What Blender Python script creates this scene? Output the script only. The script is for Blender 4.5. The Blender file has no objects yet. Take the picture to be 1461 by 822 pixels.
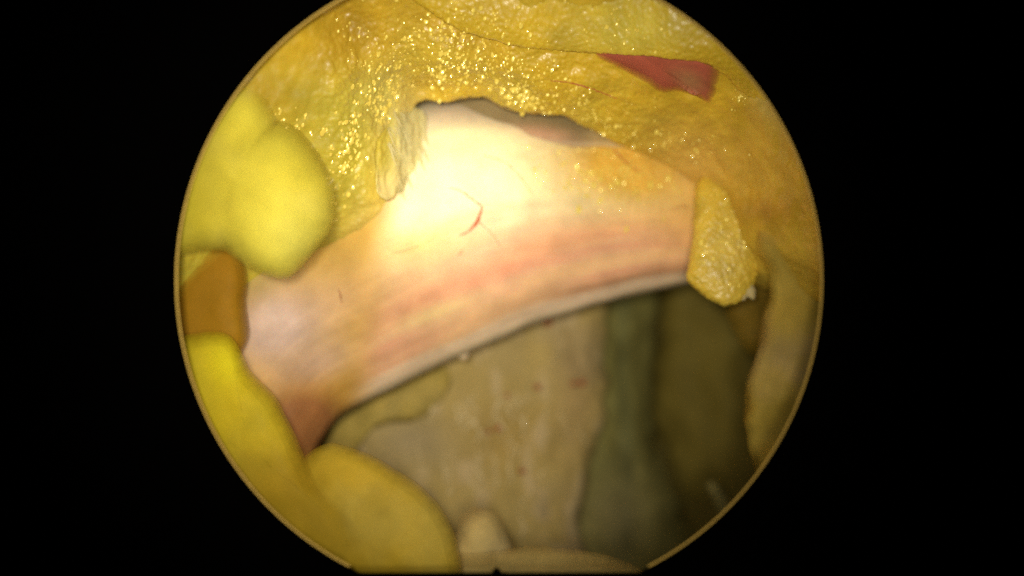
import bpy, bmesh, math, random
import numpy as np

# ------------------------------------------------------------------ camera, light, exposure
scn = bpy.context.scene
col = scn.collection
CAM_D = 12.0            # camera stands this far in front of the rim of the endoscope opening (y = 0)

cam = bpy.data.cameras.new("endoscope_camera")
cam.sensor_width = 72.0
cam.lens = 72.0 * CAM_D / 14.61
cam.clip_start, cam.clip_end = 0.05, 200.0
cam.dof.use_dof = True
cam.dof.focus_distance = 13.45
cam.dof.aperture_fstop = (cam.lens / 1000.0) / 0.74
camo = bpy.data.objects.new("endoscope_camera", cam)
camo.location = (0, -CAM_D, 0)
camo.rotation_euler = (math.radians(90), 0, 0)
col.objects.link(camo)
scn.camera = camo

world = bpy.data.worlds.new("World")
scn.world = world
world.use_nodes = True
world.node_tree.nodes["Background"].inputs[0].default_value = (0.010, 0.009, 0.007, 1)
world.node_tree.nodes["Background"].inputs[1].default_value = 0.02


def spot(name, loc, target, power, angle, blend, radius, colour):
    l = bpy.data.lights.new(name, 'SPOT')
    l.energy, l.spot_size, l.spot_blend = power, math.radians(angle), blend
    l.shadow_soft_size, l.color = radius, colour
    o = bpy.data.objects.new(name, l)
    o.location = loc
    from mathutils import Vector
    o.rotation_euler = (Vector(target) - Vector(loc)).to_track_quat('-Z', 'Y').to_euler()
    col.objects.link(o)
    return o


# the light guide beside the lens: one beam with a hot centre, one wide
spot("light_guide", (-0.8, -12.3, 0.8), (-1.5, 3.0, 0.9), 7800, 60, 1.0, 0.50, (1.0, 0.94, 0.78))
spot("light_guide_core", (-0.8, -12.4, 0.8), (-1.0, 2.6, 1.58), 9000, 16.0, 1.0, 0.50, (1.0, 0.97, 0.92))
spot("fill_spot_lower", (0.7, -12.3, -1.2), (-0.3, 3.0, 0.0), 3200, 60, 1.0, 0.60, (1.0, 0.94, 0.78))  # extra spot added below the lens to fill the shadows

scn.view_settings.view_transform = 'Standard'
scn.view_settings.look = 'None'
scn.view_settings.exposure = 0.0
scn.view_settings.gamma = 1.0
scn.render.engine = 'CYCLES'
scn.cycles.use_denoising = False
scn.cycles.max_bounces = 6
scn.cycles.transparent_max_bounces = 40
scn.cycles.sample_clamp_indirect = 4.0

rng = np.random.default_rng(4)
random.seed(4)

# ------------------------------------------------------------------ noise helpers (numpy)
def _hash(ix, iy, iz, k):
    h = (ix.astype(np.uint32) * np.uint32(374761393) + iy.astype(np.uint32) * np.uint32(668265263)
         + iz.astype(np.uint32) * np.uint32(2147483647 - 58123) + np.uint32(k * 1274126177 & 0xffffffff))
    h = (h ^ (h >> np.uint32(13))) * np.uint32(1274126177)
    h = (h ^ (h >> np.uint32(15))) * np.uint32(2246822519)
    return ((h ^ (h >> np.uint32(16))) & np.uint32(0xffffff)).astype(np.float64) / float(0x1000000)


def vnoise(P, s, k=0):
    Q = np.asarray(P) * s
    I = np.floor(Q).astype(np.int64)
    F = Q - I
    F = F * F * F * (F * (F * 6 - 15) + 10)
    out = 0
    for dx in (0, 1):
        wx = F[..., 0] if dx else 1 - F[..., 0]
        for dy in (0, 1):
            wy = F[..., 1] if dy else 1 - F[..., 1]
            for dz in (0, 1):
                wz = F[..., 2] if dz else 1 - F[..., 2]
                out = out + wx * wy * wz * _hash(I[..., 0] + dx, I[..., 1] + dy, I[..., 2] + dz, k)
    return out * 2 - 1


def fbm(P, s, oct=4, k=0, gain=0.5):
    a, t, out = 1.0, 0.0, 0
    for i in range(oct):
        out = out + a * vnoise(P, s * 2.03 ** i, k + i)
        t += a
        a *= gain
    return out / t


def worley(P, s, k=0):
    """distance to the nearest cell point, 0..~1, and a random number for that cell"""
    Q = np.asarray(P) * s
    I = np.floor(Q).astype(np.int64)
    best = np.full(Q.shape[:-1], 9.0)
    rid = np.zeros(Q.shape[:-1])
    for dx in (-1, 0, 1):
        for dy in (-1, 0, 1):
            for dz in (-1, 0, 1):
                J = I + np.array([dx, dy, dz])
                c = [J[..., i] + _hash(J[..., 0], J[..., 1], J[..., 2], k + 11 * (i + 1)) for i in range(3)]
                d = np.sqrt((Q[..., 0] - c[0]) ** 2 + (Q[..., 1] - c[1]) ** 2 + (Q[..., 2] - c[2]) ** 2)
                m = d < best
                best = np.where(m, d, best)
                rid = np.where(m, _hash(J[..., 0], J[..., 1], J[..., 2], k + 77), rid)
    return best, rid


def smooth(a, b, x):
    t = np.clip((x - a) / (b - a), 0, 1)
    return t * t * (3 - 2 * t)


def blob(px, py, cx, cy, rx, ry, ang=0.0):
    c, s = math.cos(math.radians(ang)), math.sin(math.radians(ang))
    u = (px - cx) * c + (py - cy) * s
    v = -(px - cx) * s + (py - cy) * c
    return np.exp(-((u / rx) ** 2 + (v / ry) ** 2))


def to_world(px, py, y):
    """a sight line of the lens at depth y behind the rim -> a point in the cavity"""
    k = 0.01 * (CAM_D + y) / CAM_D
    return np.stack([(px - 730.5) * k, y + 0 * px, (411.0 - py) * k], -1)


def from_world(P):
    k = 0.01 * (CAM_D + P[..., 1]) / CAM_D
    return P[..., 0] / k + 730.5, 411.0 - P[..., 2] / k


def curve(pts, n, closed=False):
    """smooth curve (Catmull-Rom, even arc length) through the given points"""
    p = np.array(pts, float)
    if closed:
        p = np.vstack([p[-1:], p, p[:2]])
    else:
        p = np.vstack([2 * p[:1] - p[1:2], p, 2 * p[-1:] - p[-2:-1]])
    out = []
    for i in range(1, len(p) - 2):
        t = np.linspace(0, 1, 40, endpoint=False)[:, None]
        a, b, c, d = p[i - 1], p[i], p[i + 1], p[i + 2]
        out.append(0.5 * ((2 * b) + (c - a) * t + (2 * a - 5 * b + 4 * c - d) * t ** 2 + (3 * b - a - 3 * c + d) * t ** 3))
    out.append(p[-2][None])
    q = np.vstack(out)
    L = np.concatenate([[0], np.cumsum(np.linalg.norm(np.diff(q[:, :2], axis=0), axis=1))])
    s = np.linspace(0, L[-1], n, endpoint=not closed)
    return np.stack([np.interp(s, L, q[:, i]) for i in range(q.shape[1])], -1)


# ------------------------------------------------------------------ meshes
def link_mesh(name, V, F, mat, parent=None, colours=None, uv=None, flat=False):
    me = bpy.data.meshes.new(name)
    V = np.asarray(V, np.float32)
    if isinstance(F, np.ndarray):
        n = len(F)
        me.vertices.add(len(V))
        me.vertices.foreach_set("co", V.ravel())
        me.loops.add(F.size)
        me.loops.foreach_set("vertex_index", F.ravel().astype(np.int32))
        me.polygons.add(n)
        me.polygons.foreach_set("loop_start", np.arange(0, F.size, F.shape[1], dtype=np.int32))
        me.update(calc_edges=True)
    else:
        me.from_pydata([tuple(v) for v in V], [], F)
    me.polygons.foreach_set("use_smooth", np.full(len(me.polygons), not flat))
    if colours is not None:
        a = me.attributes.new("tint", 'FLOAT_COLOR', 'POINT')
        c = np.ones((len(V), 4), np.float32)
        c[:, :3] = np.clip(colours, 0.0, 1)
        a.data.foreach_set("color", c.ravel())
    if uv is not None:
        a = me.attributes.new("fibre", 'FLOAT_VECTOR', 'POINT')
        a.data.foreach_set("vector", uv.astype(np.float32).ravel())
    me.validate()
    me.materials.append(mat)
    o = bpy.data.objects.new(name, me)
    col.objects.link(o)
    if parent is not None:
        o.parent = parent
    return o


def grid_faces(n, m, wrap=True):
    i, j = np.meshgrid(np.arange(n - 1), np.arange(m if wrap else m - 1), indexing='ij')
    j2 = (j + 1) % m
    return np.stack([i * m + j, i * m + j2, (i + 1) * m + j2, (i + 1) * m + j], -1).reshape(-1, 4)


def normals(P, wrap=True):
    du = np.gradient(P, axis=0)
    if wrap:
        dv = (np.roll(P, -1, 1) - np.roll(P, 1, 1)) * 0.5
    else:
        dv = np.gradient(P, axis=1)
    N = np.cross(du, dv)
    N /= np.linalg.norm(N, axis=-1, keepdims=True) + 1e-12
    c = P.mean(axis=1, keepdims=True)
    if np.sum(N * (P - c)) < 0:
        N = -N
    return N


def displace(P, fn):
    N = normals(P)
    px, py = from_world(P)
    return P + N * fn(P, px, py)[..., None]


def body(name, P, mat, paint, relief=None, parent=None, uv=None, soft=0.0, layers=5):
    """closed body from rings P (n rings, m round each); soft > 0 wraps it in thin translucent layers that deep"""
    if relief:
        P = displace(P, relief)
    if soft:
        Q = P[::2, ::2].copy()
        N = normals(Q)
        qx, qy = from_world(Q)
        CQ = paint(Q, qx, qy).reshape(-1, 3)
        for e in (0, -1):                                     # close the poles
            r = N[3 if e == 0 else -4].mean(0)
            r = r / (np.linalg.norm(r) + 1e-9)
            for w, f in enumerate((1.0, 0.9, 0.6, 0.3)):
                q = w if e == 0 else -1 - w
                N[q] = N[q] * (1 - f) + r * f
                N[q] /= np.linalg.norm(N[q], axis=-1, keepdims=True) + 1e-9
            Q[e] = Q[e].mean(0)
        n, m = Q.shape[:2]
        f = grid_faces(n, m)
        V = np.vstack([(Q + N * soft * (k / (layers - 1) - 0.62)).reshape(-1, 3) for k in range(layers)])
        F = np.vstack([f + k * n * m for k in range(layers)])
        shells = (V, F, np.vstack([CQ] * layers))
        NP = normals(P)
        for e in (0, -1):
            r = NP[6 if e == 0 else -7].mean(0)
            r = r / (np.linalg.norm(r) + 1e-9)
            for w in range(6):
                q, f = (w if e == 0 else -1 - w), 1 - w / 6
                NP[q] = NP[q] * (1 - f) + r * f
        P = P - NP * soft * 0.75
    n, m = P.shape[:2]
    px, py = from_world(P)
    C = paint(P, px, py)
    V = P.reshape(-1, 3)
    cap0, cap1 = P[0].mean(0), P[-1].mean(0)
    F = grid_faces(n, m)
    i = np.arange(m)
    k0, k1 = n * m, n * m + 1
    tri0 = np.stack([np.full(m, k0), (i + 1) % m, i, np.full(m, k0)], -1)
    tri1 = np.stack([np.full(m, k1), (n - 1) * m + i, (n - 1) * m + (i + 1) % m, np.full(m, k1)], -1)
    V = np.vstack([V, cap0, cap1])
    C = np.vstack([C.reshape(-1, 3), C[0].mean(0), C[-1].mean(0)])
    F = [tuple(f) for f in F] + [tuple(t[:3]) for t in tri0] + [tuple(t[:3]) for t in tri1]
    if uv is not None:
        uv = np.vstack([uv.reshape(-1, 3), uv[0].mean(0), uv[-1].mean(0)])
    o = link_mesh(name, V, F, mat, parent, C, uv)
    if soft:
        link_mesh("soft_shell", shells[0], shells[1], M_SHELL, o, shells[2])  # added translucent shells that blur the outline like soft focus
    return o


def loft(A, B, n, m, front, back, kf=1.0, ends=(0.0, 0.0), asym=0.0):
    """rings between edge curves A and B (px, py, depth); front / back = swell towards and away from the lens"""
    A, B = curve(A, n), curve(B, n)
    a = np.linspace(0, 2 * math.pi, m, endpoint=False)[None, :]
    t = (1 - np.cos(a)) / 2
    t = np.clip(t + asym * np.sin(a) ** 2 * (a < math.pi), 0, 1)
    s = np.sin(a)
    u = np.linspace(0, 1, n)[:, None]
    tap = np.ones_like(u)
    if ends[0]:
        tap = tap * np.sqrt(np.clip(1 - (1 - np.clip(u / ends[0], 0, 1)) ** 2, 0.0004, 1))
    if ends[1]:
        tap = tap * np.sqrt(np.clip(1 - (1 - np.clip((1 - u) / ends[1], 0, 1)) ** 2, 0.0004, 1))
    fr = front(u) if callable(front) else front
    off = np.where(s > 0, -fr * np.abs(s) ** kf, back * np.abs(s) ** 0.7) * tap
    t = 0.5 + (t - 0.5) * tap
    px = A[:, None, 0] * (1 - t) + B[:, None, 0] * t
    py = A[:, None, 1] * (1 - t) + B[:, None, 1] * t
    y = A[:, None, 2] * (1 - t) + B[:, None, 2] * t + off
    uv = np.stack([u * np.ones_like(t), t * np.ones_like(u), np.zeros_like(px)], -1)
    return to_world(px, py, y), uv


def lump(outline, y, front, back, n=90, m=160, centre=None, tilt=(0, 0), kf=1.0, fat=0.75):
    """rounded lobe with this outline, at depth y, swelling front / back"""
    o = curve(outline, m, closed=True)
    c = np.array(centre if centre else o.mean(0)[:2], float)
    ph = np.linspace(0.02, math.pi - 0.02, n)[:, None]
    rho = np.sin(ph) ** fat
    px = c[0] + (o[None, :, 0] - c[0]) * rho
    py = c[1] + (o[None, :, 1] - c[1]) * rho
    cz = np.cos(ph)
    yy = y - np.where(cz > 0, front * np.abs(cz) ** kf, -back * np.abs(cz)) + tilt[0] * (px - c[0]) / 100 + tilt[1] * (py - c[1]) / 100
    return to_world(px, py, yy)


def tube(path, radii, m=8):
    """world-space path -> rings"""
    p = np.array(path, float)
    r = np.broadcast_to(np.asarray(radii, float), (len(p),))
    T = np.gradient(p, axis=0)
    T /= np.linalg.norm(T, axis=1, keepdims=True) + 1e-12
    up = np.array([0.13, -1, 0.07])
    X = np.cross(T, up)
    X /= np.linalg.norm(X, axis=1, keepdims=True)
    Y = np.cross(T, X)
    a = np.linspace(0, 2 * math.pi, m, endpoint=False)
    return p[:, None] + r[:, None, None] * (np.cos(a)[None, :, None] * X[:, None] + np.sin(a)[None, :, None] * Y[:, None])


# ------------------------------------------------------------------ materials
def tissue(name, rough=0.45, coat=0.4, coat_rough=0.15, sss=0.25, sss_r=(0.20, 0.12, 0.04), grain=70.0, grain_amt=0.12,
           bump_scale=60.0, bump=0.1, fibre=None, spec=0.5):
    m = bpy.data.materials.new(name)
    m.use_nodes = True
    nt = m.node_tree
    N, L = nt.nodes, nt.links
    b = N["Principled BSDF"]
    at = N.new("ShaderNodeAttribute"); at.attribute_name = "tint"
    tc = N.new("ShaderNodeTexCoord")
    n1 = N.new("ShaderNodeTexNoise"); n1.inputs["Scale"].default_value = grain; n1.inputs["Detail"].default_value = 2
    L.new(tc.outputs["Object"], n1.inputs["Vector"])
    n2 = N.new("ShaderNodeTexNoise"); n2.inputs["Scale"].default_value = 2.2; n2.inputs["Detail"].default_value = 5
    L.new(tc.outputs["Object"], n2.inputs["Vector"])
    # fine grain: hue jitter around the tint
    mx = N.new("ShaderNodeMix"); mx.data_type = 'RGBA'; mx.blend_type = 'OVERLAY'
    mx.inputs[0].default_value = grain_amt
    L.new(at.outputs["Color"], mx.inputs[6]); L.new(n1.outputs["Color"], mx.inputs[7])
    mr = N.new("ShaderNodeMapRange"); mr.inputs[1].default_value = 0.3; mr.inputs[2].default_value = 0.7
    mr.inputs[3].default_value = 0.86; mr.inputs[4].default_value = 1.10
    L.new(n2.outputs["Fac"], mr.inputs[0])
    mu = N.new("ShaderNodeMix"); mu.data_type = 'RGBA'; mu.blend_type = 'MULTIPLY'; mu.inputs[0].default_value = 1
    L.new(mx.outputs[2], mu.inputs[6]); L.new(mr.outputs[0], mu.inputs[7])
    L.new(mu.outputs[2], b.inputs["Base Color"])
    b.inputs["Roughness"].default_value = rough
    b.inputs["Specular IOR Level"].default_value = spec
    b.inputs["Coat Weight"].default_value = coat
    b.inputs["Coat Roughness"].default_value = coat_rough
    b.inputs["Subsurface Weight"].default_value = sss
    b.inputs["Subsurface Radius"].default_value = sss_r
    b.inputs["Subsurface Scale"].default_value = 1.0
    n3 = N.new("ShaderNodeTexNoise"); n3.inputs["Scale"].default_value = bump_scale; n3.inputs["Detail"].default_value = 3
    if fibre:
        fa = N.new("ShaderNodeAttribute"); fa.attribute_name = "fibre"
        mp = N.new("ShaderNodeMapping"); mp.inputs["Scale"].default_value = fibre
        L.new(fa.outputs["Vector"], mp.inputs["Vector"]); L.new(mp.outputs[0], n3.inputs["Vector"])
        n3.inputs["Scale"].default_value = 1.0
    else:
        L.new(tc.outputs["Object"], n3.inputs["Vector"])
    bp = N.new("ShaderNodeBump"); bp.inputs["Strength"].default_value = bump; bp.inputs["Distance"].default_value = 0.05
    L.new(n3.outputs["Fac"], bp.inputs["Height"])
    L.new(bp.outputs[0], b.inputs["Normal"]); L.new(bp.outputs[0], b.inputs["Coat Normal"])
    return m


def plain(name, colour, rough=0.5, metal=0.0, spec=0.5, coat=0.0):
    m = bpy.data.materials.new(name)
    m.use_nodes = True
    nt = m.node_tree
    b = nt.nodes["Principled BSDF"]
    n = nt.nodes.new("ShaderNodeTexNoise"); n.inputs["Scale"].default_value = 14; n.inputs["Detail"].default_value = 4
    tc = nt.nodes.new("ShaderNodeTexCoord")
    nt.links.new(tc.outputs["Object"], n.inputs["Vector"])
    mx = nt.nodes.new("ShaderNodeMix"); mx.data_type = 'RGBA'
    mx.inputs[6].default_value = (*[c * 0.8 for c in colour], 1); mx.inputs[7].default_value = (*[min(1, c * 1.15) for c in colour], 1)
    nt.links.new(n.outputs["Fac"], mx.inputs[0]); nt.links.new(mx.outputs[2], b.inputs["Base Color"])
    b.inputs["Roughness"].default_value = rough
    b.inputs["Metallic"].default_value = metal
    b.inputs["Specular IOR Level"].default_value = spec
    b.inputs["Coat Weight"].default_value = coat
    return m


M_FAT = tissue("granular_fat", rough=0.48, coat=0.35, coat_rough=0.22, sss=0.25, grain=85, grain_amt=0.22, bump_scale=40, bump=0.12)
M_LOBE = tissue("smooth_fat", rough=0.65, coat=0.05, coat_rough=0.35, sss=0.6, sss_r=(0.40, 0.30, 0.08), grain=60, grain_amt=0.14, bump_scale=9, bump=0.04, spec=0.2)
M_NERVE = tissue("nerve_sheath", rough=0.62, coat=0.04, coat_rough=0.42, sss=0.3, sss_r=(0.22, 0.12, 0.06), grain=85, grain_amt=0.12, fibre=(6, 30, 1), bump=0.02, spec=0.2)
M_FASCIA = tissue("deep_fascia", rough=0.6, coat=0.08, coat_rough=0.4, sss=0.25, grain=55, grain_amt=0.18, bump_scale=12, bump=0.12, spec=0.25)
M_MUSCLE = tissue("red_muscle", rough=0.45, coat=0.3, coat_rough=0.25, sss=0.25, sss_r=(0.2, 0.05, 0.03), grain=70, grain_amt=0.15, bump_scale=40, bump=0.12, spec=0.35)
M_SHELL = bpy.data.materials.new("translucent_soft_shell")  # material of the added edge-softening shells
M_SHELL.use_nodes = True
_nt = M_SHELL.node_tree
_b = _nt.nodes["Principled BSDF"]
_a = _nt.nodes.new("ShaderNodeAttribute"); _a.attribute_name = "tint"
_n = _nt.nodes.new("ShaderNodeTexNoise"); _n.inputs["Scale"].default_value = 9; _n.inputs["Detail"].default_value = 4
_c = _nt.nodes.new("ShaderNodeTexCoord")
_r = _nt.nodes.new("ShaderNodeMapRange"); _r.inputs[3].default_value = 0.10; _r.inputs[4].default_value = 0.34
_nt.links.new(_c.outputs["Object"], _n.inputs["Vector"]); _nt.links.new(_n.outputs["Fac"], _r.inputs[0])
_nt.links.new(_r.outputs[0], _b.inputs["Alpha"]); _nt.links.new(_a.outputs["Color"], _b.inputs["Base Color"])
_b.inputs["Roughness"].default_value = 0.7
_b.inputs["Specular IOR Level"].default_value = 0.15
M_BLACK = plain("matte_black_metal", (0.0006, 0.0005, 0.0005), rough=1.0, spec=0.0)
M_RIM = plain("bore_reflection", (0.74, 0.48, 0.10), rough=0.55, spec=0.2)
M_VESSEL = plain("capillary_red", (0.42, 0.10, 0.035), rough=0.5, spec=0.3)
M_BLOOD = plain("dried_blood", (0.30, 0.07, 0.02), rough=0.4, spec=0.4)
M_STRAND = plain("pale_strand", (0.56, 0.47, 0.20), rough=0.5, spec=0.3)
M_DROP = plain("wet_glint", (0.80, 0.60, 0.10), rough=0.24, spec=0.8, coat=0.35)
M_DROP.node_tree.nodes["Principled BSDF"].inputs["Specular Tint"].default_value = (1.0, 0.85, 0.35, 1)


def tag(o, label=None, cat=None, group=None, kind=None):
    for k, v in (("label", label), ("category", cat), ("group", group), ("kind", kind)):
        if v:
            o[k] = v
    return o


def mixc(C, mask, c):
    m = np.clip(mask, 0, 1)[..., None]
    return C * (1 - m) + np.array(c) * m


def flatc(c):
    return np.array(c, float)


# ------------------------------------------------------------------ cavity wall (closes the place behind everything)
def paint_wall(P, px, py):
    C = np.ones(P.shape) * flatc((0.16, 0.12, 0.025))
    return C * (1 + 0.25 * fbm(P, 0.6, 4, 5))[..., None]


ph = np.linspace(0.02, math.pi / 2, 60)[:, None]
th = np.linspace(0, 2 * math.pi, 120, endpoint=False)[None, :]
bowl = np.stack([8.6 * np.sin(ph) * np.cos(th), 0.25 + 12.5 * np.cos(ph) + 0 * th, 8.2 * np.sin(ph) * np.sin(th)], -1)
bowl = displace(bowl, lambda P, px, py: 0.25 * fbm(P, 0.7, 4, 9) * smooth(0.3, 2, P[..., 1]))
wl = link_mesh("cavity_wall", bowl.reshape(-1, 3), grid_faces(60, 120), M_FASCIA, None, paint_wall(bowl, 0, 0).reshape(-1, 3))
tag(wl, kind="structure")

# ------------------------------------------------------------------ deep fascia, seen under the nerve
def streaks(P, sx, k):
    Q = P * np.array([sx, 0.5, 0.28])
    return fbm(Q, 1.0, 4, k)


def paint_beige(P, px, py):
    C = np.ones(P.shape) * flatc((0.60, 0.45, 0.155))
    C = mixc(C, 0.55 * smooth(-0.1, 0.5, fbm(P, 0.7, 3, 21)), (0.46, 0.36, 0.20))
    C = mixc(C, 0.5 * blob(px, py, 590, 630, 60, 40), (0.44, 0.36, 0.26))
    C = mixc(C, 0.6 * blob(px, py, 720, 620, 60, 50), (0.52, 0.34, 0.08))
    C = mixc(C, 0.5 * blob(px, py, 820, 560, 30, 90), (0.54, 0.36, 0.17))
    C = mixc(C, 0.8 * smooth(0.05, 0.4, fbm(P * np.array([1.6, 1, 0.8]), 2.0, 4, 5)), (0.72, 0.56, 0.30))
    return C * (1 + 0.10 * streaks(P, 3.0, 25) + 0.16 * fbm(P, 2.0, 4, 26))[..., None]


def rel_rough(P, px, py):
    return 0.30 * fbm(P, 1.1, 4, 36) + 0.10 * fbm(P * np.array([1, 1, 0.5]), 3.0, 3, 37)


def rel_fascia(P, px, py):
    return 0.22 * fbm(P, 1.0, 4, 31) + 0.03 * streaks(P, 3.0, 33) + 0.06 * fbm(P * np.array([2.4, 1, 0.9]), 2.2, 4, 34) + 0.02 * fbm(P, 6, 2, 35)


P, uv = loft([(400, 360, 6.2), (410, 500, 6.1), (430, 620, 6.1), (480, 740, 5.9), (500, 860, 5.5)],
             [(865, 360, 6.6), (858, 480, 6.4), (862, 580, 6.3), (835, 660, 6.2), (832, 760, 6.0), (840, 860, 5.7)],
             170, 220, 0.9, 1.2, kf=0.8)
fascia = body("fascia_sheet", P, M_FASCIA, paint_beige, rel_fascia, uv=uv, soft=0.14, layers=6)
tag(fascia, "broad beige fascia sheet with red specks, under the nerve", "fascia")


def paint_green(P, px, py):
    C = np.ones(P.shape) * flatc((0.31, 0.27, 0.075))
    C = mixc(C, 0.55 * smooth(0.0, 0.5, streaks(P, 2.4, 41)), (0.27, 0.27, 0.11))
    C = mixc(C, 0.5 * blob(px, py, 880, 740, 60, 70), (0.34, 0.26, 0.13))
    return C * (1 + 0.2 * streaks(P, 3.5, 45) + 0.3 * fbm(P, 1.3, 4, 46))[..., None]


P, uv = loft([(790, 380, 6.9), (795, 520, 6.85), (800, 640, 6.8), (790, 760, 6.6), (790, 870, 6.3)],
             [(930, 380, 7.8), (925, 520, 7.8), (930, 640, 7.6), (975, 760, 7.3), (1000, 870, 7.0)],
             140, 150, 0.55, 1.0, kf=0.9)
tag(body("muscle_band", P, M_FASCIA, paint_green, rel_rough, uv=uv, soft=0.34, layers=7),
    "grey green vertical band beside the right edge of the beige fascia", "muscle")


def paint_olive(P, px, py):
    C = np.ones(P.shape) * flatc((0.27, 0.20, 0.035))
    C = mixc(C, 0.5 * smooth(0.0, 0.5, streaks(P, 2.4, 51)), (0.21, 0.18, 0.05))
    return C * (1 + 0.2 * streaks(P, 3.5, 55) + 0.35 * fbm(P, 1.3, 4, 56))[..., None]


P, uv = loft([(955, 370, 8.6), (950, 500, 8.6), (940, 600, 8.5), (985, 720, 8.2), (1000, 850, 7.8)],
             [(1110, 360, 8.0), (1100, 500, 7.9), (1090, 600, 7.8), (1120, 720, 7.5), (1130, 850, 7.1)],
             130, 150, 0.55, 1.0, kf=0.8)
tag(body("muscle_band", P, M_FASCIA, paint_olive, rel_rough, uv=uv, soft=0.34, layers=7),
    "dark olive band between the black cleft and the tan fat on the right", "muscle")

# ------------------------------------------------------------------ nerve
NA = [(225, 420, 3.6), (300, 340, 3.5), (420, 270, 3.6), (520, 205, 3.7), (605, 150, 3.9), (700, 146, 4.1), (800, 158, 4.3), (930, 170, 4.5), (1080, 180, 4.8)]
NB = [(420, 745, 3.2), (440, 668, 3.4), (475, 603, 3.7), (520, 573, 3.9), (660, 509, 4.2), (800, 450, 4.5), (985, 405, 4.8), (1040, 394, 4.9), (1100, 384, 5.0)]
NN, NM = 560, 420


def paint_nerve(P, px, py):
    t, u = NUV[..., 1], NUV[..., 0]
    S1 = fbm(np.stack([u * 4, t * 15, 0 * u], -1), 1.0, 4, 61)
    S2 = fbm(np.stack([u * 9, t * 40, 0 * u + 3], -1), 1.0, 3, 67)
    C = np.ones(P.shape) * flatc((0.82, 0.69, 0.38))                       # cream
    # pink lower flank, streaked along the fibres
    edge = 0.53 + 0.05 * S1
    pk = smooth(edge - 0.10, edge + 0.12, t)
    C = mixc(C, pk * 0.97, (0.75, 0.41, 0.225))
    C = mixc(C, 0.6 * pk * smooth(0.0, 0.40, S1), (0.75, 0.46, 0.21))
    C = mixc(C, 0.6 * pk * smooth(0.05, 0.40, -S1), (0.72, 0.33, 0.19))
    # salmon streak that runs up to the right, darker bands below it
    C = mixc(C, 0.9 * blob(px, py, 690, 388, 85, 15, -19), (0.80, 0.32, 0.17))
    C = mixc(C, 0.8 * blob(px, py, 605, 428, 60, 10, -32), (0.70, 0.32, 0.17))
    C = mixc(C, 0.7 * blob(px, py, 810, 345, 110, 15, -14), (0.76, 0.37, 0.18))
    C = mixc(C, 0.8 * blob(px, py, 890, 402, 140, 13, -12), (0.56, 0.30, 0.15))
    C = mixc(C, 0.7 * blob(px, py, 575, 497, 60, 9, -24), (0.58, 0.29, 0.16))
    C = mixc(C, 0.7 * blob(px, py, 760, 425, 70, 9, -18), (0.60, 0.34, 0.17))
    C = mixc(C, 0.8 * blob(px, py, 620, 447, 70, 13, -20), (0.82, 0.58, 0.25))
    # pale rim strip along the lower edge
    C = mixc(C, 0.85 * smooth(0.90, 0.95, t + 0.02 * S2), (0.74, 0.55, 0.36))
    C = mixc(C, 0.6 * smooth(0.965, 0.985, t), (0.64, 0.52, 0.30))
    # golden film on the right, amber at the left, mauve end
    C = mixc(C, 0.98 * np.clip(1.4 * blob(px, py, 905, 235, 100, 60, 8), 0, 1), (0.74, 0.43, 0.055))
    C = mixc(C, 0.9 * blob(px, py, 1000, 280, 60, 80), (0.70, 0.43, 0.10))
    C = mixc(C, 0.95 * smooth(585, 525, px + 0.15 * (py - 300)), (0.58, 0.33, 0.035))
    C = mixc(C, 0.75 * blob(px, py, 590, 350, 60, 30, -15), (0.74, 0.50, 0.15))
    C = mixc(C, 0.8 * blob(px, py, 490, 430, 110, 42, -20), (0.64, 0.37, 0.14))
    C = mixc(C, 0.95 * np.clip(1.2 * blob(px, py, 390, 465, 72, 60), 0, 1), (0.64, 0.46, 0.38))
    C = mixc(C, 0.8 * blob(px, py, 352, 392, 40, 34), (0.52, 0.41, 0.14))
    C = mixc(C, 0.7 * blob(px, py, 450, 520, 60, 28, -20), (0.58, 0.39, 0.29))
    C = mixc(C, 0.97 * np.clip(1.4 * blob(px, py, 435, 605, 62, 55), 0, 1), (0.33, 0.135, 0.045))
    C = mixc(C, 0.8 * blob(px, py, 310, 420, 40, 60), (0.52, 0.30, 0.05))
    # mauve layer at the top edge
    C = mixc(C, 0.75 * smooth(0.15, 0.07, t) * smooth(560, 640, px), (0.50, 0.37, 0.25))
    C = mixc(C, 0.5 * blob(px, py, 770, 188, 45, 12, 8), (0.72, 0.42, 0.28))
    return C * (1 + 0.06 * S1 + 0.07 * S2 * smooth(0.35, 0.6, t))[..., None]


def rel_nerve(P, px, py):
    t, u = NUV[..., 1], NUV[..., 0]
    r = 0.014 * fbm(np.stack([u * 4, t * 14, 0 * u], -1), 1.0, 2, 61) + 0.05 * fbm(P, 0.8, 3, 71)
    r = r + 0.26 * blob(px, py, 650, 275, 140, 90, -15)          # the bulge that catches the light
    r = r + 0.36 * blob(px, py, 385, 455, 62, 50)
    r = r - 0.02 * smooth(0.88, 0.93, t) * smooth(0.98, 0.95, t)     # shallow groove above the rim strip
    g, _ = worley(P, 11, 73)
    r = r + 0.045 * (1 - g * g) * blob(px, py, 890, 240, 110, 48, 10)
    g2, _ = worley(P, 15, 75)
    r = r + 0.02 * (1 - g2 * g2) * blob(px, py, 590, 345, 60, 25, -15)
    return r


P, NUV = loft(NA, NB, NN, NM, lambda u: 1.15 + 0 * u, 1.1, kf=0.58)
nerve = body("nerve", P, M_NERVE, paint_nerve, rel_nerve, uv=NUV)
tag(nerve, "thick cream and pink nerve crossing the middle of the opening", "nerve")
bpy.context.view_layer.update()

# ray-cast helper: put small parts on the surface that is there
from mathutils import Vector
from mathutils.bvhtree import BVHTree


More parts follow.
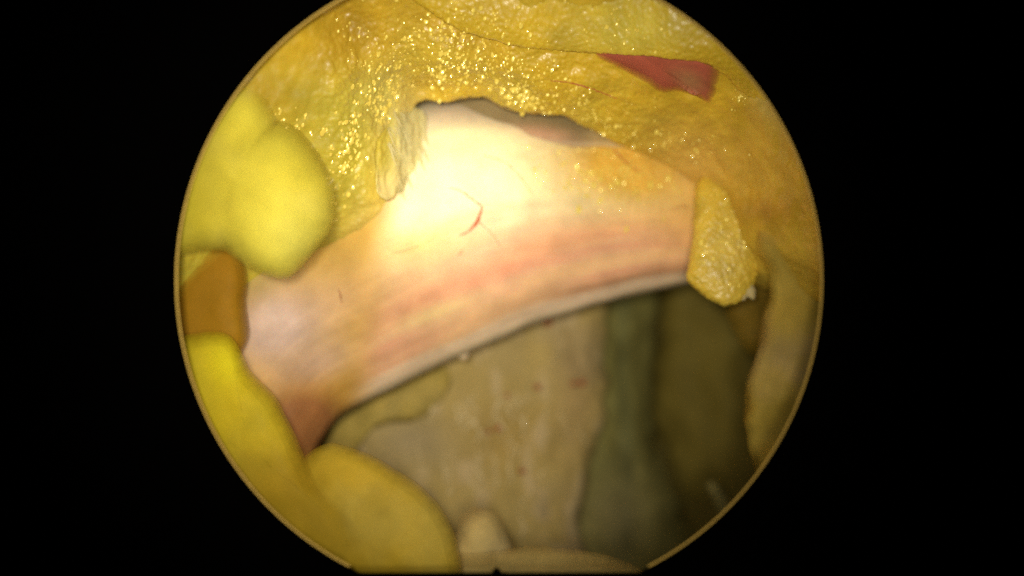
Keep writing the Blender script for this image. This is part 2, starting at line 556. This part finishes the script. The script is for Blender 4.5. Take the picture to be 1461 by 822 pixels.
def bvh(o):
    me = o.data
    v = np.empty(len(me.vertices) * 3, np.float32)
    me.vertices.foreach_get("co", v)
    return BVHTree.FromPolygons(v.reshape(-1, 3).tolist(), [tuple(p.vertices) for p in me.polygons])


def on_surface(tree, px, py, lift=0.0):
    a = Vector((0, -CAM_D, 0))
    d = Vector(to_world(np.array(float(px)), np.array(float(py)), np.array(0.0)).tolist()) - a
    hit, nrm, _, _ = tree.ray_cast(a, d.normalized())
    if hit is None:
        return None
    if nrm.dot(d) > 0:
        nrm = -nrm
    return np.array(hit + nrm * lift)


def vessel(name, tree, pts, width, parent, mat, seed=0, jitter=1.2):
    n = max(12, int(8 * len(pts)))
    c = curve(pts, n)
    r = np.random.default_rng(seed)
    c = c + np.cumsum(r.normal(0, 0.25, c.shape), 0) * 0.5 + r.normal(0, jitter * 0.3, c.shape)
    q = [on_surface(tree, x, y, 0.0) for x, y in c]
    q = [p for p in q if p is not None]
    s = np.linspace(0, 1, len(q))
    rad = (width if np.isscalar(width) else np.interp(s, np.linspace(0, 1, len(width)), width)) * (1 + 0.25 * r.normal(0, 1, len(q)))
    rad = np.clip(rad, 0.003, None)
    rings = tube(q, rad, 8)
    N = np.array(q)
    return link_mesh(name, rings.reshape(-1, 3), grid_faces(len(q), 8), mat, parent)


nb = bvh(nerve)
vessel("capillary", nb, [(640, 268), (655, 271), (672, 283), (688, 295)], [0.006, 0.010, 0.014], nerve, M_VESSEL, 1)
vessel("capillary", nb, [(688, 295), (684, 308), (679, 320), (668, 330), (654, 337)], [0.016, 0.022, 0.017, 0.006], nerve, M_VESSEL, 2)
vessel("capillary", nb, [(686, 300), (680, 315), (671, 328)], [0.010, 0.016, 0.008], nerve, M_VESSEL, 12)
vessel("capillary", nb, [(690, 222), (720, 232), (745, 255), (760, 278)], [0.005, 0.006, 0.004], nerve, M_VESSEL, 3)
vessel("capillary", nb, [(876, 192), (878, 212), (890, 228), (912, 244)], [0.010, 0.013, 0.008], nerve, M_VESSEL, 4)
vessel("capillary", nb, [(560, 362), (580, 357), (598, 352)], [0.003, 0.005, 0.003], nerve, M_VESSEL, 5)
vessel("capillary", nb, [(958, 300), (972, 294), (984, 296)], [0.004, 0.008, 0.004], nerve, M_BLOOD, 6)
vessel("capillary", nb, [(660, 355), (656, 365)], [0.004, 0.008], nerve, M_BLOOD, 7)
vessel("capillary", nb, [(482, 412), (486, 420), (489, 432)], [0.004, 0.010, 0.004], nerve, M_BLOOD, 8)
vessel("capillary", nb, [(680, 315), (700, 330), (716, 352)], [0.006, 0.004, 0.003], nerve, M_VESSEL, 9)


def nub(name, parent, mat, outline, y, f, b, c, rel=0.03, n=26, m=40, k=0):
    return body(name, lump(outline, y, f, b, n, m), mat, lambda P, px, py: np.ones(P.shape) * flatc(c) * (1 + 0.15 * fbm(P, 6, 3, k))[..., None],
                lambda P, px, py: rel * fbm(P, 4.5, 3, k), parent)


DROP_LATER = [(860, 255, 45, 20, 12, 150, 1.0), (930, 245, 40, 22, 12, 60, 0.8), (800, 250, 25, 15, 0, 40, 0.8)]
nub("fibre_tag", nerve, M_NERVE, [(650, 486), (662, 484), (669, 494), (668, 508), (661, 514), (654, 508), (649, 498)], 4.05, 0.10, 0.12, (0.66, 0.48, 0.29), k=3)

# layered sheath fold along the top edge of the nerve
def paint_fold(P, px, py):
    C = np.ones(P.shape) * flatc((0.26, 0.19, 0.085))  # dark upper part: shade under the flap lip put into the colour
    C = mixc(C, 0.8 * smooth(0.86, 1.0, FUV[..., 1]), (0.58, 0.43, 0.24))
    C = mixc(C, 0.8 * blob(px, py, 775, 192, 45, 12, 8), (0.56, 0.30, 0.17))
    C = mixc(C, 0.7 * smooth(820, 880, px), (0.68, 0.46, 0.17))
    return C * (1 + 0.12 * fbm(np.stack([FUV[..., 0] * 8, FUV[..., 1] * 8, 0 * px], -1), 1, 3, 81))[..., None]


P, FUV = loft([(575, 130, 3.9), (640, 105, 3.9), (720, 110, 3.8), (800, 130, 3.8), (920, 160, 3.9)],
              [(590, 176, 3.55), (640, 172, 3.38), (720, 190, 3.28), (790, 206, 3.28), (870, 210, 3.4), (950, 218, 3.7)],
              160, 90, 0.16, 0.3, kf=0.8, ends=(0.1, 0.2))
body("sheath_fold", P, M_NERVE, paint_fold, lambda P, px, py: 0.05 * fbm(P, 1.6, 4, 83), nerve, FUV)

# ------------------------------------------------------------------ fat
def fat_paint(base, alt, k, shade=0.14, extra=None):
    def f(P, px, py):
        C = np.ones(P.shape) * flatc(base)
        C = mixc(C, 0.8 * smooth(-0.1, 0.55, fbm(P, 0.8, 4, k)), alt)
        if extra:
            C = extra(C, P, px, py)
        return C * (1 + shade * fbm(P, 3.0, 4, k + 5))[..., None]
    return f


def granules(P, s, k):
    a, ra = worley(P, s, k)
    return np.clip(1 - a * a * 1.3, 0, 1) * (0.4 + 0.6 * ra)


# main flap that hangs over the nerve
LIP = [(320, 490, 3.3), (420, 420, 3.3), (500, 372, 3.2), (560, 330, 3.1), (585, 270, 3.1), (585, 205, 3.0), (596, 152, 2.75), (640, 148, 2.6), (690, 136, 2.65),
       (735, 156, 2.6), (800, 160, 2.7), (850, 184, 2.95), (925, 222, 3.35), (985, 255, 3.6), (1010, 300, 3.7), (1018, 350, 3.7), (1050, 400, 3.6), (1120, 420, 3.4)]
TOP = [(150, 480, 1.0), (205, 360, 0.7), (235, 240, 0.5), (290, 140, 0.4), (345, 70, 0.35), (400, 10, 0.3), (470, -50, 0.3), (560, -90, 0.3), (640, -100, 0.3),
       (720, -100, 0.3), (800, -95, 0.3), (880, -80, 0.3), (960, -40, 0.3), (1050, 20, 0.3), (1130, 110, 0.35), (1180, 220, 0.4), (1215, 340, 0.5), (1230, 440, 0.6)]


def x_flap(C, P, px, py):
    C = mixc(C, 0.85 * smooth(600, 500, px) * smooth(60, 160, py), (0.50, 0.41, 0.040))     # greener towards the left
    C = mixc(C, 0.6 * blob(px, py, 540, 130, 45, 50), (0.62, 0.53, 0.11))
    C = mixc(C, 0.95 * blob(px, py, 540, 325, 75, 42, -35), (0.58, 0.40, 0.085))
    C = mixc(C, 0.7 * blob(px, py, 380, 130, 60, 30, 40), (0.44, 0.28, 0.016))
    C = mixc(C, 0.8 * smooth(300, 360, py) * smooth(1050, 1090, px), (0.50, 0.34, 0.04))
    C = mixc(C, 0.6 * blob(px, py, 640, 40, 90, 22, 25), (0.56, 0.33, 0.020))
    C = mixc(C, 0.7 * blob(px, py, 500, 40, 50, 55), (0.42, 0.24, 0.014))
    C = mixc(C, 0.7 * blob(px, py, 1110, 250, 80, 110), (0.58, 0.36, 0.03))
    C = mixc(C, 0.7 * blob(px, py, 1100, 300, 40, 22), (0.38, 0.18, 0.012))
    C = mixc(C, 0.95 * blob(px, py, 578, 205, 36, 58), (0.58, 0.48, 0.20))
    C = mixc(C, 0.95 * blob(px, py, 985, 240, 70, 60, 20), (0.72, 0.44, 0.085))
    C = mixc(C, 0.5 * blob(px, py, 1100, 150, 22, 45, -35), (0.52, 0.47, 0.16))
    return C


def spark_mask(px, py):
    m = 0.35 + 0.9 * blob(px, py, 690, 100, 150, 70) + 0.8 * blob(px, py, 510, 190, 55, 110) + 0.6 * blob(px, py, 880, 170, 130, 55, 15) + 0.5 * blob(px, py, 560, 60, 80, 60)
    m = m * (1 - 0.8 * smooth(480, 420, px)) * (1 - 0.75 * smooth(1010, 1080, px))
    return np.clip(m, 0.06, 1.1)


def rel_flap(P, px, py):
    k = spark_mask(px, py)
    r = 0.14 * fbm(P, 0.9, 4, 91) + 0.035 * fbm(P, 3.2, 3, 95)
    r = r + k * (0.030 * granules(P, 13, 97) + 0.016 * granules(P, 24, 99))
    r = r - 0.22 * blob(px, py, 505, 35, 45, 50) - 0.10 * blob(px, py, 610, 130, 26, 14)
    r = r + 0.15 * blob(px, py, 700, 90, 120, 30, 10)
    return r


P, uv = loft(TOP, LIP, 760, 460, 0.25, 1.0, kf=0.8)
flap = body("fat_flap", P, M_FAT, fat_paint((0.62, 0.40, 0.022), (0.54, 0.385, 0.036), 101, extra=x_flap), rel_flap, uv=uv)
tag(flap, "golden granular fat flap glittering above the nerve", "fat")
fb = bvh(flap)
vessel("capillary", fb, [(785, 115), (815, 118), (845, 126), (880, 140)], [0.008, 0.012, 0.007], flap, M_VESSEL, 21)

# moisture beads on the granules, turned between lamp and lens so that they glint
def droplets(name, tree, parent, clusters, seed, lift0=0.010):
    r = np.random.default_rng(seed)
    src = np.array([-0.8, -12.3, 1.2]); eye = np.array([0, -CAM_D, 0])
    V, F = [], []
    for (cx, cy, sx, sy, ang, cnt, big) in clusters:
        ca, sa = math.cos(math.radians(ang)), math.sin(math.radians(ang))
        for _ in range(cnt):
            gx, gy = r.normal(0, sx), r.normal(0, sy)
            px, py = cx + gx * ca - gy * sa, cy + gx * sa + gy * ca
            p = on_surface(tree, px, py)
            if p is None or math.hypot(px - 712, py - 400) > 455:
                continue
            h = (src - p) / np.linalg.norm(src - p) + (eye - p) / np.linalg.norm(eye - p)
            h /= np.linalg.norm(h)
            h = h + r.normal(0, 0.16, 3)
            h /= np.linalg.norm(h)
            e1 = np.cross(h, [0.2, 0.1, 1.0]); e1 /= np.linalg.norm(e1)
            e2 = np.cross(h, e1)
            rad = float(np.clip(r.lognormal(math.log(0.015 * big), 0.48), 0.006, 0.045))
            st = r.uniform(0.9, 2.2)
            dome = rad * rad / (2 * 0.16)
            b = len(V)
            V.append(p + h * (lift0 + dome))
            for q, (f, lift) in enumerate(((0.62, 0.62), (1.0, 0.0), (0.9, -1.6))):
                for w in range(7):
                    t = w / 7 * 2 * math.pi
                    V.append(p + rad * f * (math.cos(t) * e1 + st * math.sin(t) * e2) + h * (lift0 + lift * dome - (0.02 if q == 2 else 0)))
            for w in range(7):
                w2 = (w + 1) % 7
                F.append((b, b + 1 + w, b + 1 + w2))
                F.append((b + 1 + w, b + 8 + w, b + 8 + w2, b + 1 + w2))
                F.append((b + 8 + w, b + 15 + w, b + 15 + w2, b + 8 + w2))
    o = link_mesh(name, V, F, M_DROP, parent)
    o["kind"] = "stuff"
    return o


droplets("moisture_glint", fb, flap, [(700, 92, 60, 22, 10, 210, 1.0), (645, 110, 26, 14, 0, 90, 1.1), (748, 142, 17, 9, 25, 110, 1.25), (500, 205, 15, 42, 14, 130, 1.3),
                                     (548, 140, 14, 24, 10, 90, 1.25), (535, 95, 30, 18, 30, 60, 1.0), (600, 60, 34, 22, 0, 80, 0.9), (640, 50, 10, 30, 10, 30, 1.2),
                                     (840, 160, 70, 20, 18, 150, 0.85), (960, 210, 40, 14, 15, 60, 0.8), (415, 175, 22, 12, 20, 30, 1.1), (1060, 140, 14, 10, -30, 20, 1.0),
                                     (730, 40, 140, 30, 8, 70, 0.8)], 7)
droplets("moisture_glint", nb, nerve, DROP_LATER, 17)

# upper lobe whose lower edge makes the crease
def flap_y(px, py):
    p = on_surface(fb, px, py)
    return float(p[1])


UPLIP = [(545, -30, -0.05), (600, 8, -0.08), (660, 42, -0.09), (720, 60, -0.09), (790, 72, -0.09), (860, 76, -0.14), (940, 80, -0.20), (1015, 92, -0.14), (1060, 130, 0.04), (1110, 160, 0.08)]
P, uv = loft([(440, -130, 0.15), (560, -170, 0.15), (700, -180, 0.15), (850, -160, 0.15), (1000, -110, 0.15), (1110, 0, 0.15), (1200, 130, 0.2)],
             [(x, y, flap_y(x, max(y, -20)) + d) for x, y, d in UPLIP],
             420, 220, 0.16, 0.5, kf=0.8, ends=(0.06, 0.06))


def x_up(C, P, px, py):
    C = mixc(C, 0.6 * blob(px, py, 900, 40, 70, 50), (0.60, 0.50, 0.06))
    return C


def rel_up(P, px, py):
    return 0.07 * fbm(P, 1.0, 3, 111) + 0.022 * granules(P, 15, 113) + 0.014 * granules(P, 18, 115) * (0.3 + blob(px, py, 680, 20, 90, 40))


tag(body("fat_lobe", P, M_FAT, fat_paint((0.60, 0.40, 0.022), (0.54, 0.38, 0.034), 117, extra=x_up), rel_up, uv=uv),
    "smooth gold fat lobe along the top, above the red muscle", "fat")
top = [o for o in col.objects if o.name == "fat_lobe"][0]
droplets("moisture_glint", bvh(top), top, [(680, 22, 40, 16, 15, 50, 0.9), (800, 30, 80, 22, 5, 40, 0.7), (905, 30, 30, 18, 0, 25, 0.8)], 31, 0.02)

# red muscle showing between flap and upper lobe
def paint_red(P, px, py):
    C = np.ones(P.shape) * flatc((0.58, 0.15, 0.085))
    C = mixc(C, 0.8 * blob(px, py, 985, 115, 25, 14, 30), (0.56, 0.30, 0.12))
    C = mixc(C, 0.7 * smooth(1005, 1020, px), (0.42, 0.18, 0.05))
    Q = np.stack([(px * 0.87 + py * 0.5) * 0.02, (py * 0.87 - px * 0.5) * 0.12, 0 * px], -1)
    return C * (1 + 0.22 * fbm(Q, 1.0, 3, 121))[..., None]


MY = flap_y(950, 105)
MX = (flap_y(1000, 105) - flap_y(900, 105))
MZ = (flap_y(950, 125) - flap_y(950, 85)) / 0.40
mus = body("muscle_patch", lump([(852, 76), (880, 68), (940, 74), (1000, 82), (1024, 92), (1024, 118), (1014, 145), (1000, 136), (970, 128), (945, 130), (915, 112), (885, 95)], MY - 0.04, 0.16, 0.6, 80, 160,
                                tilt=(MX, MZ), fat=0.5), M_MUSCLE, paint_red, lambda P, px, py: 0.03 * fbm(P, 1.5, 3, 123) + 0.03 * granules(P, 12, 125) * blob(px, py, 985, 115, 30, 16, 30), soft=0.07)
tag(mus, "red muscle patch in the slit of the fat, upper right", "muscle")

# pale web of connective tissue at the left end of the slit
def paint_web(P, px, py):
    C = np.ones(P.shape) * flatc((0.56, 0.47, 0.19))
    C = mixc(C, smooth(580, 545, px), (0.50, 0.39, 0.05))
    C = mixc(C, 0.8 * smooth(225, 275, py), (0.66, 0.52, 0.20))
    return C * (1 + 0.2 * fbm(np.stack([px * 0.08, py * 0.015, 0 * px], -1), 1, 3, 131))[..., None]


WY = flap_y(572, 215)
WX = (flap_y(580, 215) - flap_y(560, 215)) / 0.20
tag(body("connective_tissue", lump([(586, 152), (606, 160), (616, 190), (613, 222), (596, 252), (560, 285), (536, 268), (540, 210), (560, 166)], WY - 0.03, 0.16, 0.5, 70, 130, tilt=(WX, 0.0), fat=1.15), M_NERVE, paint_web,
         lambda P, px, py: 0.10 * fbm(P * np.array([2.2, 1, 0.9]), 2.4, 4, 133) + 0.035 * fbm(P * np.array([6.0, 1, 1.2]), 1.5, 3, 135)),
    "pale grey web of tissue left of the bright nerve bulge", "connective tissue")

webs = [o for o in col.objects if o.name.startswith("connective_tissue")][0]
wb = bvh(webs)
for i in range(40):
    y0 = random.uniform(165, 275)
    x0 = 607 - 0.0022 * (y0 - 185) ** 2 if y0 < 230 else 600 - 0.55 * (y0 - 225)
    if i % 3 == 0:
        x0 = random.uniform(555, 600)
    L = random.uniform(10, 26)
    q = []
    for t in np.linspace(0, 1, 10):
        x, y = x0 - 8 + L * t * 0.55, y0 - 12 + L * 1.3 * t + 2 * math.sin(5 * t + i)
        c = [p for p in (on_surface(b, x, y, 0.035) for b in (wb, fb, nb)) if p is not None]
        q.append(min(c, key=lambda p: p[1]))
    q = np.array(q)
    q[:, 1] = np.convolve(np.pad(q[:, 1], 2, mode="edge"), np.ones(5) / 5, "valid") - 0.01
    link_mesh("strand", tube(q, random.uniform(0.008, 0.02) * np.sin(np.linspace(0.3, math.pi - 0.1, 10)), 6).reshape(-1, 3), grid_faces(10, 6), M_STRAND, webs)

# fat lobules round the edge of the opening
def lobule(name, outline, y, f, b, c, c2, label, k, mat=None, rel=0.08, gran=0.0, tilt=(0, 0), soft=0.20, n=110, m=200, extra=None, fat=0.75, sc=1.3, centre=None):
    def relief(P, px, py):
        r = rel * fbm(P, sc * 0.6, 2, k) + 0.035 * fbm(P, 2.6, 3, k + 1)
        if gran:
            r = r + gran * (0.026 * granules(P, 13, k + 3) + 0.014 * granules(P, 24, k + 4))
        return r
    o = body(name, lump(outline, y, f, b, n, m, tilt=tilt, fat=fat, centre=centre), mat or M_LOBE, fat_paint(c, c2, k + 7, 0.22, extra), relief, soft=soft)
    return tag(o, label, "fat")


def rel_big(P, px, py):
    return 0.14 * fbm(P, 0.8, 3, 211) + 0.03 * fbm(P, 2.8, 3, 212) + 0.34 * blob(px, py, 390, 285, 58, 78) + 0.22 * blob(px, py, 300, 210, 60, 90) - 0.10 * blob(px, py, 352, 190, 20, 40, 20)


def x_big(C, P, px, py):
    C = mixc(C, 0.8 * smooth(360, 280, px), (0.66, 0.54, 0.03))
    return mixc(C, 0.6 * blob(px, py, 420, 340, 50, 50), (0.86, 0.80, 0.17))


BIG = [(336, 128), (366, 152), (382, 192), (408, 204), (434, 230), (450, 270), (453, 312), (440, 346), (408, 382), (390, 378), (356, 358), (325, 342), (295, 344), (258, 354), (215, 362), (180, 300), (195, 190), (262, 128)]
big = body("fat_lobule", lump(BIG, 0.80, 0.32, 0.8, 150, 280, centre=(350, 262), fat=0.6), M_LOBE, fat_paint((0.92, 0.80, 0.085), (0.90, 0.78, 0.20), 218, 0.12, x_big), rel_big, soft=0.26, layers=7)
tag(big, "large blurred lemon yellow fat lobule in front of the nerve, left", "fat")
lobule("fat_lobule", [(180, 330), (270, 325), (320, 345), (345, 385), (345, 440), (345, 490), (300, 545), (200, 545)], 1.75, 0.3, 0.8,
       (0.46, 0.235, 0.010), (0.48, 0.26, 0.016), "dark amber fat lobule at the left rim, between the two yellow ones", 221, soft=0.14)
def x_ll(C, P, px, py):
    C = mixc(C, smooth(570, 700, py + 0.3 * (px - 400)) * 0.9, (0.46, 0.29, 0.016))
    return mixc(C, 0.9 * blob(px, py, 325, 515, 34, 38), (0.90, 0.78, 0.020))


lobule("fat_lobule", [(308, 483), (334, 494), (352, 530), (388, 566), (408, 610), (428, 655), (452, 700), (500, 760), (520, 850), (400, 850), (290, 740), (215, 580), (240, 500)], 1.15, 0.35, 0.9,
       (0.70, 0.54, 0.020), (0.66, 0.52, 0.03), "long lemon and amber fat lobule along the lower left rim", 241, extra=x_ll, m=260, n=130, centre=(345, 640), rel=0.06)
lobule("fat_lobule", [(442, 652), (476, 636), (520, 650), (556, 672), (596, 700), (624, 734), (644, 778), (650, 850), (560, 890), (440, 860), (400, 760), (420, 690)], 1.25, 0.30, 0.9,
       (0.56, 0.38, 0.026), (0.56, 0.42, 0.07), "amber fat lobule at the bottom, left of the notch", 251, rel=0.07)
lobule("fat_lobule", [(655, 768), (668, 742), (690, 733), (710, 744), (722, 775), (735, 810), (735, 870), (640, 870), (640, 800)], 2.6, 0.45, 0.8,
       (0.68, 0.52, 0.20), (0.68, 0.54, 0.26), "small pale beige fat lobule just above the notch", 261, rel=0.16, sc=2.4, soft=0.16)
lobule("fat_lobule", [(560, 815), (640, 796), (700, 792), (760, 784), (820, 790), (880, 805), (920, 830), (940, 900), (560, 900)], 2.1, 0.3, 0.8,
       (0.58, 0.43, 0.14), (0.58, 0.44, 0.18), "low tan fat ledge along the bottom rim, right of the notch", 271, rel=0.05)
lobule("fat_lobule", [(1092, 335), (1148, 278), (1230, 280), (1280, 420), (1250, 600), (1170, 700), (1100, 720), (1086, 665), (1064, 620), (1070, 560), (1084, 500), (1098, 440), (1094, 385)], 2.3, 0.30, 1.6,
       (0.60, 0.43, 0.07), (0.58, 0.42, 0.17), "tall tan fat lobule along the right rim", 281, rel=0.17, m=260, n=140, sc=2.2, soft=0.12)
lobule("fat_lobule", [(1050, 400), (1110, 385), (1160, 420), (1160, 470), (1110, 505), (1070, 500), (1040, 450)], 4.3, 0.2, 0.8,  # shade in the hollow, built as a dark brown lobule
       (0.26, 0.16, 0.014), (0.26, 0.16, 0.02), "dark brown lobule for the shade in the hollow beside the hanging lobule", 291, rel=0.06)
hang = lobule("fat_lobule", [(1000, 262), (1045, 262), (1074, 315), (1078, 375), (1068, 412), (1040, 431), (1015, 424), (986, 402), (984, 385), (992, 335)], 3.0, 0.30, 0.7,
       (0.70, 0.48, 0.045), (0.66, 0.48, 0.09), "granular yellow fat lobule hanging at the right end of the nerve", 301, mat=M_FAT, gran=1.3, soft=0.0, n=150, m=260, rel=0.06, tilt=(0, -0.3))
droplets("moisture_glint", bvh(hang), hang, [(1030, 350, 18, 34, -10, 90, 0.9), (1045, 330, 10, 14, 0, 16, 1.2)], 27, 0.012)
tg = nub("tissue_tag", None, M_FASCIA, [(1056, 396), (1068, 400), (1078, 416), (1076, 428), (1066, 424), (1060, 428), (1054, 412)], 2.75, 0.08, 0.12, (0.50, 0.40, 0.18), k=9)
tag(tg, "small pale tissue tag beside the hanging granular lobule", "tissue tag")
lobule("fat_lobule", [(470, 612), (500, 590), (545, 560), (600, 535), (634, 524), (640, 548), (618, 580), (590, 596), (550, 600), (512, 618), (500, 650), (455, 660)], 5.2, 0.22, 0.6,
       (0.56, 0.42, 0.10), (0.56, 0.43, 0.14), "dull granular fat strip under the lower left edge of the nerve", 311, mat=M_FASCIA, soft=0.03, gran=1.6, rel=0.05, fat=1.1)
lobule("tissue_wisp", [(1012, 690), (1022, 694), (1034, 712), (1040, 730), (1030, 732), (1020, 716)], 4.6, 0.08, 0.12,
       (0.40, 0.34, 0.10), (0.40, 0.34, 0.14), "thin pale tissue wisp near the lower right rim", 321, rel=0.03, n=30, m=50)["category"] = "tissue"

# red specks on the fascia
fcb = bvh(fascia)
for x, y, r in ((768, 549, 4), (811, 546, 4), (825, 547, 4.5), (718, 566, 3), (708, 613, 4), (776, 463, 6), (690, 615, 3), (742, 672, 4)):
    p = on_surface(fcb, x, y, 0.17)
    if p is None:
        continue
    bm = bmesh.new()
    bmesh.ops.create_icosphere(bm, subdivisions=2, radius=r * 0.015)
    for v in bm.verts:
        v.co *= 1 + 0.35 * random.uniform(-1, 1)
        v.co.y *= 0.5
    bm.transform(__import__("mathutils").Matrix.Translation(p))
    me = bpy.data.meshes.new("blood_spot")
    bm.to_mesh(me); bm.free()
    me.polygons.foreach_set("use_smooth", [True] * len(me.polygons))
    me.materials.append(M_BLOOD)
    o = bpy.data.objects.new("blood_spot", me)
    col.objects.link(o); o.parent = fascia

M_FIBRE = plain("pale_fibre", (0.66, 0.52, 0.27), rough=0.5, spec=0.3)
for i in range(64):
    x, y = random.gauss(705, 70), random.gauss(600, 60)
    if x > 838 or x < 570 or y < 525 - 0.33 * (x - 640):
        continue
    dx, dy = random.uniform(-5, 5), random.uniform(10, 30)
    q = [on_surface(fcb, x + dx * t + 3 * math.sin(4 * t + i), y + dy * t, 0.17 + 0.04 * math.sin(3 * t)) for t in np.linspace(-1, 1, 12)]
    if any(p is None for p in q):
        continue
    w = random.uniform(0.008, 0.026)
    link_mesh("fibre", tube(q, w * np.sin(np.linspace(0.15, math.pi - 0.15, 12)), 6).reshape(-1, 3), grid_faces(12, 6), M_FIBRE, fascia)

# ------------------------------------------------------------------ the endoscope's round opening
R_OPEN, CX, CZ = 4.62, (712 - 730.5) * 0.01, (411 - 400) * 0.01
CH = (411 - 818.0) * 0.01                         # the flat at the bottom of the opening
na = 256
a = np.linspace(0, 2 * math.pi, na, endpoint=False)


def ring(r, y, clip=True):
    x, z = CX + r * np.cos(a), CZ + r * np.sin(a)
    if clip:
        z = np.maximum(z, CH)
    return np.stack([x, np.full(na, y), z], -1)


prof = [(R_OPEN, 0.0, True), (R_OPEN + 0.03, -0.02, True), (R_OPEN + 0.2, -0.10, False), (7.0, -0.35, False), (22.0, -1.2, False), (22.0, -0.6, False), (8.0, 0.20, False), (R_OPEN + 0.45, 0.16, False), (R_OPEN + 0.06, 0.03, True)]
V = np.vstack([ring(*p) for p in prof])
F = []
k = len(prof)
for i in range(k):
    for j in range(na):
        F.append((i * na + j, i * na + (j + 1) % na, ((i + 1) % k) * na + (j + 1) % na, ((i + 1) % k) * na + j))
scope = link_mesh("endoscope_sheath", V, F, M_BLACK)
tag(scope, "matte black endoscope sheath with a round opening onto the tissue", "endoscope")
jj = np.linspace(-1.09, math.pi + 1.09, 300)
path = np.stack([CX + 4.606 * np.cos(jj), np.full(300, 0.005), CZ + 4.606 * np.sin(jj)], -1)
path = path[path[:, 2] > CH + 0.01]
link_mesh("rim", tube(path, 0.012, 10).reshape(-1, 3), grid_faces(len(path), 10), M_RIM, scope)  # pale ring put in for the light line reflected at the bore
body("orientation_mark", lump([(700, 830), (701, 818), (704, 812), (708.5, 809.5), (713, 812), (716, 818), (717, 830)], 0.0, 0.05, 0.05, 20, 40), M_BLACK,
     lambda P, px, py: np.zeros(P.shape), None, scope)
